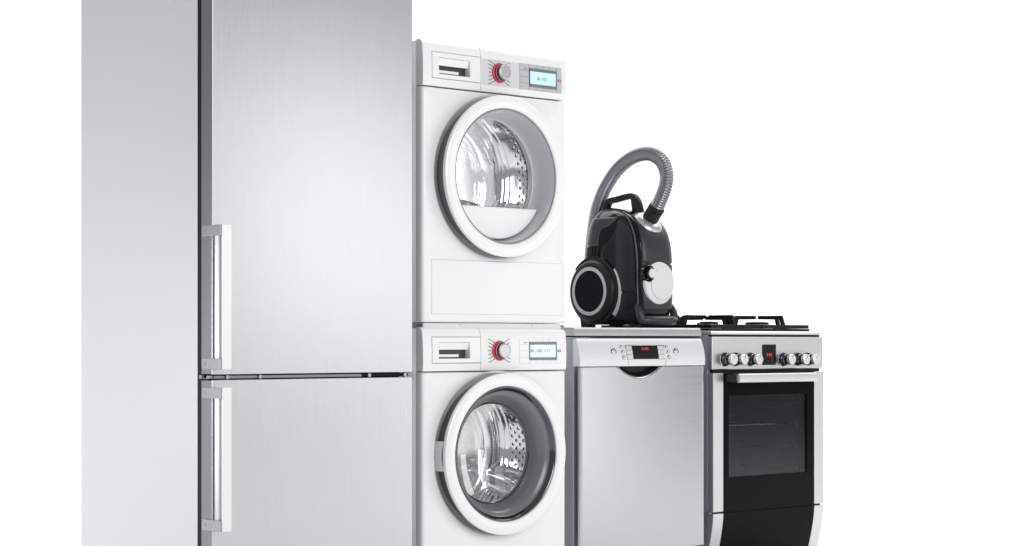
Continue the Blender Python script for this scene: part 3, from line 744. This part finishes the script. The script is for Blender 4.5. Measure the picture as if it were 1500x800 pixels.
    hx0, hx1 = f(1083, 554, -0.066)[0], f(1196.5, 554, -0.066)[0]
    hx0 = max(hx0 - 0.0, -0.02)
    hb = MB().prism([(y_-0.016, z_) for y_, z_ in [(-0.052, hz0+0.004), (-0.0535, (hz0+hz1)/2), (-0.052, hz1-0.004), (-0.047, hz1), (-0.038, hz1-0.002), (-0.035, (hz0+hz1)/2), (-0.038, hz0+0.002), (-0.047, hz0)]], hx0, hx1)
    h = hb.build('handle', 'cooker_stile', door, 0.0015)
    for xa_, xb_ in ((hx0-0.006, hx0+0.034), (hx1-0.050, hx1-0.010)):
        MB().hexa([(xa_, -0.053, hz0+0.002), (xb_, -0.053, hz0+0.002), (xb_, -0.0045, hz0+0.002), (xa_, -0.0045, hz0+0.002),
                   (xa_, -0.053, hz1-0.002), (xb_, -0.053, hz1-0.002), (xb_, -0.0045, hz1-0.002), (xa_, -0.0045, hz1-0.002)]).build('handle_post', 'knob_black', door, 0.001)
    # warming drawer curving in towards the floor
    ztop = 0.2125; zbot = 0.045
    prof = lambda z: -0.005 + 0.034*(max(0, ztop - z)/0.17)**1.5
    zs = [zbot + (ztop-zbot)*k/20 for k in range(21)]
    dr = plate([g0, g1], zs, prof, 0.075, [], 'drawer', 'oven_glass', root, 0.001)
    P2 = lambda z: prof(z) - 0.0015
    plate([0.0, g0-0.0006], zs, P2, 0.075, [], 'stile', 'cooker_stile', dr, 0.0015)
    plate([g1+0.0006, W_], zs, P2, 0.075, [], 'stile', 'cooker_stile', dr, 0.0015)
    box('drawer_joint', 'seal_black', root, 0.005, W_-0.005, 0.006, 0.0218, 0.2126, 0.2184)
    box('hinge_tab', 'screw_steel', root, -0.010, 0.004, 0.006, 0.020, 0.2135, 0.2175, 0.0008)
    lathe('side_screw', 'trim_grey', root, [(0, -0.0022), (0.005, -0.0020), (0.0068, -0.0008), (0.0068, 0.0005)], (0.040, 0.7195), 'x', 20)
    box('plinth', 'cooker_side', root, 0.0, W_, 0.080, D_, 0.03, 0.1045, 0.002)
    # hob: enamel tray, burners and cast iron pan supports
    box('hob_tray', 'black_plastic', root, 0.012, W_-0.045, 0.022, D_-0.03, HT+0.0002, HT+0.009, 0.002)
    zb_ = HT + 0.009
    for (x, y, r) in ((0.16, 0.16, 0.036), (0.42, 0.16, 0.046), (0.16, 0.42, 0.046), (0.42, 0.42, 0.030)):
        br = lathe('burner', 'burner_metal', root, [(r*1.25, zb_), (r*1.2, zb_+0.004), (r, zb_+0.006), (r, zb_+0.016), (r*0.95, zb_+0.017), (0, zb_+0.017)], (x, y), 'z', 40)
        lathe('burner_cap', 'cast_iron', br, [(r*0.92, zb_+0.0172), (r*0.94, zb_+0.022), (r*0.85, zb_+0.025), (0, zb_+0.026)], (x, y), 'z', 40)
    ztp = HT + 0.057
    def bar(m_, p, q_, hw=0.0055):
        p = Vector(p); q_ = Vector(q_); d = (q_-p); n_ = Vector((-d.y, d.x, 0))
        n_ = n_.normalized()*hw if n_.length > 1e-6 else Vector((hw, 0, 0))
        h_ = Vector((0, 0, 0.013))
        m_.hexa([p-n_, q_-n_, q_+n_, p+n_, p-n_+h_, q_-n_+h_, q_+n_+h_, p+n_+h_])
    for xl, xr in ((0.02, 0.282), (0.290, 0.548)):
        s = MB(); xm = (xl+xr)/2
        for y in (0.028, 0.298, 0.562): bar(s, (xl, y, zb_+0.001), (xr, y, zb_+0.001), 0.006)
        for x in (xl+0.006, xr-0.006): bar(s, (x, 0.028, zb_+0.001), (x, 0.562, zb_+0.001), 0.006)
        for yc in (0.16, 0.42):
            for sgn in (-1, 1):
                ye = yc + sgn*0.128; yi = yc + sgn*0.010
                # upright finger sloping in from the rail, front to back
                s.hexa([(xm-0.006, ye-0.007, zb_+0.004), (xm+0.006, ye-0.007, zb_+0.004), (xm+0.006, ye+0.007, zb_+0.004), (xm-0.006, ye+0.007, zb_+0.004),
                        (xm-0.006, ye-sgn*0.016-0.007, ztp), (xm+0.006, ye-sgn*0.016-0.007, ztp), (xm+0.006, ye-sgn*0.016+0.007, ztp), (xm-0.006, ye-sgn*0.016+0.007, ztp)])
                bar(s, (xm, ye-sgn*0.012, ztp-0.013), (xm, yi, ztp-0.013))
                xe = xl+0.006 if sgn < 0 else xr-0.006; xi = xm + sgn*0.010
                s.hexa([(xe-0.007, yc-0.006, zb_+0.004), (xe+0.007, yc-0.006, zb_+0.004), (xe+0.007, yc+0.006, zb_+0.004), (xe-0.007, yc+0.006, zb_+0.004),
                        (xe-sgn*0.016-0.007, yc-0.006, ztp), (xe-sgn*0.016+0.007, yc-0.006, ztp), (xe-sgn*0.016+0.007, yc+0.006, ztp), (xe-sgn*0.016-0.007, yc+0.006, ztp)])
                bar(s, (xe-sgn*0.012, yc, ztp-0.013), (xi, yc, ztp-0.013))
        s.build('pan_support', 'cast_iron', root, 0.0015, 2)
    feet(root, 0.06, W_-0.06, 0.14, D_-0.06)
cooker()

# ------------------------------------------------------------------ vacuum cleaner
def vacuum():
    root = empty('vacuum_cleaner', row(1.043, 0.10, LT), TH)
    tag(root, 'black cylinder vacuum cleaner with looped silver hose, standing on the dishwasher', 'vacuum cleaner')
    CX = 0.095
    FT = [(0.012, 0.030), (0.03, 0.010), (0.08, 0.0), (0.15, 0.0), (0.22, 0.002), (0.28, 0.009), (0.33, 0.026), (0.37, 0.058), (0.40, 0.100), (0.414, 0.138), (0.422, 0.185)]
    BT = [(0.012, 0.270), (0.03, 0.295), (0.08, 0.310), (0.15, 0.312), (0.22, 0.307), (0.28, 0.297), (0.33, 0.285), (0.37, 0.272), (0.40, 0.256), (0.414, 0.240), (0.422, 0.215)]
    WT = [(0.012, 0.074), (0.03, 0.090), (0.08, 0.098), (0.15, 0.101), (0.22, 0.101), (0.28, 0.101), (0.33, 0.099), (0.37, 0.092), (0.40, 0.078), (0.414, 0.062), (0.422, 0.036)]
    NE = 3.6
    def S(phi, z):
        c, s_ = math.cos(phi), math.sin(phi)
        f_, b_, w_ = catmull(FT, z), catmull(BT, z), catmull(WT, z)
        x = CX + w_*math.copysign(abs(c)**(2/NE), c); y = (f_+b_)/2 + (b_-f_)/2*math.copysign(abs(s_)**(2/NE), s_)
        return Vector((x, y, z))
    def SN(phi, z):
        e = 1e-3
        du = S(phi+e*8, z) - S(phi-e*8, z); dv = S(phi, min(z+e, 0.422)) - S(phi, max(z-e, 0.012))
        n = du.cross(dv); return n.normalized() if n.length > 1e-12 else Vector((0, 0, 1))
    m = MB(); n = 96
    zs = [0.012 + (0.422-0.012)*k/60 for k in range(61)]
    rings = [[m.bm.verts.new(S(2*math.pi*i/n, z)) for i in range(n)] for z in zs]
    for A, B in zip(rings, rings[1:]):
        for i in range(n): m.bm.faces.new((A[i], A[(i+1) % n], B[(i+1) % n], B[i]))
    m.bm.faces.new(rings[0][::-1]); m.bm.faces.new(rings[-1])
    body = m.build('body', 'vac_gloss', root, smooth=60)
    def patch(name, mat, outline, off, nu=36, nv=36, parent=root, drop=0.004):
        """shell lying on the body; outline(v) -> (phi0, phi1) in degrees for v in 0..1 plus z(v)"""
        m = MB(); grid = []
        for j in range(nv+1):
            v = j/nv; a0, a1, z = outline(v); rowv = []
            for i in range(nu+1):
                ph = R(a0 + (a1-a0)*i/nu)
                edge = min(i, nu-i, j, nv-j)
                o = off if edge > 0 else off*0.45
                rowv.append(m.bm.verts.new(S(ph, z) + SN(ph, z)*o))
            grid.append(rowv)
        for A, B in zip(grid, grid[1:]):
            for i in range(nu): m.bm.faces.new((A[i], A[i+1], B[i+1], B[i]))
        # skirt down into the body
        rim = grid[0] + [r[-1] for r in grid[1:]] + grid[-1][::-1][1:] + [r[0] for r in grid[1:-1]][::-1]
        cen = Vector((CX, 0.155, 0.2))
        low = [m.bm.verts.new(v_.co + (cen - v_.co).normalized()*drop) for v_ in rim]
        for i in range(len(rim)): m.bm.faces.new((rim[i], rim[(i+1) % len(rim)], low[(i+1) % len(rim)], low[i]))
        return m.build(name, mat, parent, smooth=50)
    # front: lower panel with the white disc, upper lid, seam between
    patch('front_panel', 'vac_grey', lambda v: (236 + 3*math.cos(v*5), 306, 0.062 + (0.2205-0.062)*v + 0.0*v), 0.0055)
    patch('front_lid', 'vac_grey', lambda v: (236 + 4*math.sin(v*math.pi) + 10*smoothstep(0.5, 1, v), 306 - 4*smoothstep(0.6, 1, v), 0.2230 + (0.392-0.2230)*v), 0.0055)
    # flank shells
    patch('side_shell', 'vac_side', lambda v: (180 - 3 + (0 if v < 0.45 else 34*((v-0.45)/0.55)**2.2) , 222, 0.122 + (0.398-0.122)*v), 0.0042)
    patch('side_shell', 'vac_side', lambda v: (318, 364, 0.122 + (0.398-0.122)*v), 0.0042)
    patch('side_base', 'vac_gloss', lambda v: (176, 222, 0.030 + (0.1200-0.030)*v), 0.0042)
    patch('rear_panel', 'vac_rear', lambda v: (132, 172 + (0 if v < 0.3 else 26*((v-0.3)/0.7)**2.0), 0.288 + (0.384-0.288)*v), 0.0042)
    patch('pillar', 'vac_pillar_lit', lambda v: (224.5, 228.5, 0.07 + (0.385-0.07)*v), 0.0060, 6, 40)  # paler than the black body: the pillar's highlight put into the colour
    # vent slats under the rear panel
    for k in range(6):
        m = MB(); ph0, ph1 = 140 + k*6, 143.5 + k*6
        q = []
        for z in (0.246, 0.284):
            for ph in (ph0, ph1): q.append((S(R(ph), z), SN(R(ph), z)))
        lowr = [p - nn*0.002 for p, nn in q]; hi = [p + nn*0.003 for p, nn in q]
        m.hexa([lowr[0], lowr[1], hi[1], hi[0], lowr[2], lowr[3], hi[3], hi[2]]); m.build('vent_slat', 'vac_matte', root)
    # white disc and its dial on the front
    dx, dz_, r = 0.087, 0.154, 0.0725; yf = -0.0045
    disc = lathe('filter_cover', 'vac_white', root, [(r, yf+0.006), (r, yf-0.003), (r-0.003, yf-0.0055), (r*0.84, yf-0.0065), (r*0.82, yf-0.0050), (r*0.60, yf-0.0062), (0, yf-0.0066)], (dx, dz_), 'y', 72, smooth=40)
    lathe('cover_inlay', 'vac_white', disc, [(0.053, yf-0.002), (0.053, yf-0.0085), (0.0515, yf-0.0098), (0, yf-0.0105)], (dx+0.007, dz_-0.004), 'y', 64)
    kx, kz = 0.030, 0.186
    lathe('dial_well', 'vac_gloss', root, [(0.0290, yf+0.006), (0.0290, yf-0.0085), (0.0270, yf-0.0105), (0.0245, yf-0.0095), (0.0215, yf-0.0060), (0, yf-0.0060)], (kx, kz), 'y', 48)
    kb = lathe('dial', 'vac_gloss', root, [(0.0205, yf-0.006), (0.0200, yf-0.018), (0.0175, yf-0.021), (0, yf-0.021)], (kx, kz), 'y', 48)
    lathe('dial_cap', 'vac_white', kb, [(0.0155, yf-0.0205), (0.0155, yf-0.0245), (0.0140, yf-0.0262), (0, yf-0.0268)], (kx, kz), 'y', 48)
    # bumper lip
    pts = []; rd = []
    for k in range(41):
        t = k/40; ph = R(222 + 96*t); e = abs(2*t-1)
        z = 0.026 + 0.052*smoothstep(0.66, 1.0, e); p = S(ph, max(z, 0.03)); nn = SN(ph, max(z, 0.03)); nn.z = 0; nn.normalize()
        pts.append(Vector((p.x, p.y, z)) + nn*(0.020 - 0.014*smoothstep(0.7, 1, e))); rd.append(0.0155 - 0.008*smoothstep(0.75, 1, e))
    MB().tube(pts, rd, 14).build('bumper', 'vac_bumper', root, smooth=60)
    # big rear wheels
    wy, wz = 0.2125, 0.128
    def wheel(side):
        xb = CX + side*0.098
        h = lambda d: xb + side*d*0.80
        wl = lathe('wheel', 'vac_matte', root, [(0.0, h(0.0)), (0.1130, h(0.0)), (0.1175, h(0.004)), (0.1180, h(0.012)), (0.1120, h(0.016)), (0.1085, h(0.017)), (0.1080, h(0.024)), (0.1060, h(0.032)), (0.1000, h(0.0385)), (0.0920, h(0.0415)), (0.0845, h(0.0420)), (0.0, h(0.0420))], (wy, wz), 'x', 96)
        lathe('wheel_ring', 'vac_ring', wl, [(0.0845, h(0.0415)), (0.0843, h(0.0440)), (0.0830, h(0.0448)), (0.0735, h(0.0448)), (0.0722, h(0.0440)), (0.0720, h(0.0415))], (wy, wz), 'x', 96)
        lathe('hub_cap', 'vac_hub', wl, [(0.0718, h(0.0418)), (0.0712, h(0.0432)), (0.05, h(0.0445)), (0, h(0.0450))], (wy, wz), 'x', 96)
        # bright crescent of the wheel arch, on the side facing the front
        lathe('arch_trim', 'vac_ring', root, [(0.1195, h(0.001)), (0.1200, h(0.012)), (0.1260, h(0.0085)), (0.1300, h(0.002))], (wy, wz), 'x', 40, 142, 222)
        lathe('wheel_arch', 'vac_gloss', root, [(0.1185, h(-0.004)), (0.1190, h(0.0155)), (0.1220, h(0.0165)), (0.1260, h(0.004)), (0.1290, h(-0.006))], (wy, wz), 'x', 60, 40, 141)
    wheel(-1); wheel(1)
    for sx_ in (-1, 1):
        x = CX + sx_*0.070
        MB().hexa([(x-0.018, 0.262, 0), (x+0.018, 0.262, 0), (x+0.018, 0.300, 0), (x-0.018, 0.300, 0), (x-0.022, 0.245, 0.07), (x+0.022, 0.245, 0.07), (x+0.022, 0.308, 0.07), (x-0.022, 0.308, 0.07)]).build('rear_foot', 'vac_matte', root, 0.004)
    lathe('front_castor', 'rubber', root, [(0, CX-0.02), (0.009, CX-0.02), (0.010, CX-0.016), (0.010, CX+0.016), (0.009, CX+0.02), (0, CX+0.02)], (0.06, 0.010), 'x', 20)
    # carrying handle
    hp = spline([(CX, 0.262, 0.385), (CX, 0.258, 0.425), (CX, 0.243, 0.4475), (CX, 0.205, 0.4535), (CX, 0.160, 0.4600), (CX, 0.128, 0.4600), (CX, 0.113, 0.440), (CX, 0.100, 0.395)], 6)
    m = MB(); rings = []
    for i, p in enumerate(hp):
        t = (hp[min(i+1, len(hp)-1)] - hp[max(i-1, 0)]).normalized(); nx = Vector((1, 0, 0)); nb = t.cross(nx)
        fr = i/(len(hp)-1); wd = 0.014; th = 0.0105 + 0.010*smoothstep(0.70, 0.95, fr)
        rings.append([m.bm.verts.new(p + nx*wd*math.copysign(abs(math.cos(a))**0.5, math.cos(a)) + nb*th*math.copysign(abs(math.sin(a))**0.5, math.sin(a))) for a in [2*math.pi*k/20 for k in range(20)]])
    for A, B in zip(rings, rings[1:]):
        for k in range(20): m.bm.faces.new((A[k], A[(k+1) % 20], B[(k+1) % 20], B[k]))
    m.bm.faces.new(rings[0]); m.bm.faces.new(rings[-1][::-1])
    m.build('carry_handle', 'vac_matte', root, smooth=60)
    # hose port: silver collar and cuff on the slanted nose, then the ribbed hose looping to the back
    ax = Vector((0, -0.66, 0.75)).normalized(); org = Vector((CX, 0.066, 0.355))
    def along(name, mat, prof, parent=root, n=48):
        m = MB(); side = Vector((1, 0, 0)); up = ax.cross(side)
        rings = [[m.bm.verts.new(org + ax*h + (side*math.cos(2*math.pi*k/n) + up*math.sin(2*math.pi*k/n))*max(r_, 1e-4)) for k in range(n)] for r_, h in prof]
        for A, B in zip(rings, rings[1:]):
            for k in range(n): m.bm.faces.new((A[k], A[(k+1) % n], B[(k+1) % n], B[k]))
        m.bm.faces.new(rings[0]); m.bm.faces.new(rings[-1])
        return m.build(name, mat, parent, smooth=40)
    along('hose_socket', 'vac_gloss', [(0.040, -0.03), (0.042, 0.008), (0.038, 0.018)])
    along('hose_collar', 'vac_silver', [(0.0400, 0.010), (0.0535, 0.012), (0.0545, 0.015), (0.0520, 0.020), (0.0420, 0.027), (0.0300, 0.031), (0.0250, 0.031)])
    along('hose_cuff', 'vac_matte', [(0.0285, 0.020), (0.0285, 0.062), (0.0275, 0.066), (0.0290, 0.068), (0.0290, 0.082), (0.0270, 0.085), (0.0200, 0.085)])
    st = org + ax*0.078
    pts = [tuple(org + ax*0.06), tuple(st), (CX, -0.010, 0.452), (CX, -0.029, 0.492), (CX, -0.031, 0.535), (CX, -0.004, 0.580), (CX, 0.055, 0.605), (CX, 0.130, 0.597), (CX, 0.203, 0.561), (CX, 0.262, 0.503), (CX, 0.299, 0.444), (CX, 0.318, 0.388), (CX, 0.334, 0.30), (CX, 0.343, 0.20), (CX, 0.346, 0.11)]
    raw = spline(pts, 40); L = [0]
    for a, b in zip(raw, raw[1:]): L.append(L[-1] + (b-a).length)
    tot = L[-1]; pitch = 0.0086; sub = 6; N = int(tot/pitch)*sub; out = []; rad = []; j = 0
    for i in range(N+1):
        d = tot*i/N
        while j < len(L)-2 and L[j+1] < d: j += 1
        t = (d-L[j])/max(1e-9, L[j+1]-L[j]); out.append(raw[j].lerp(raw[j+1], t))
        c = math.cos(2*math.pi*(i % sub)/sub); rad.append(0.0240 + 0.0015*c)
    MB().tube(out, rad, 28).build('hose', 'hose_silver', root, smooth=80)
    MB().tube([(CX, 0.346, 0.125), (CX, 0.347, 0.08), (CX, 0.350, 0.03), (CX, 0.351, 0.001)], [0.027, 0.027, 0.025, 0.025], 28).build('hose_end', 'vac_matte', root)
vacuum()
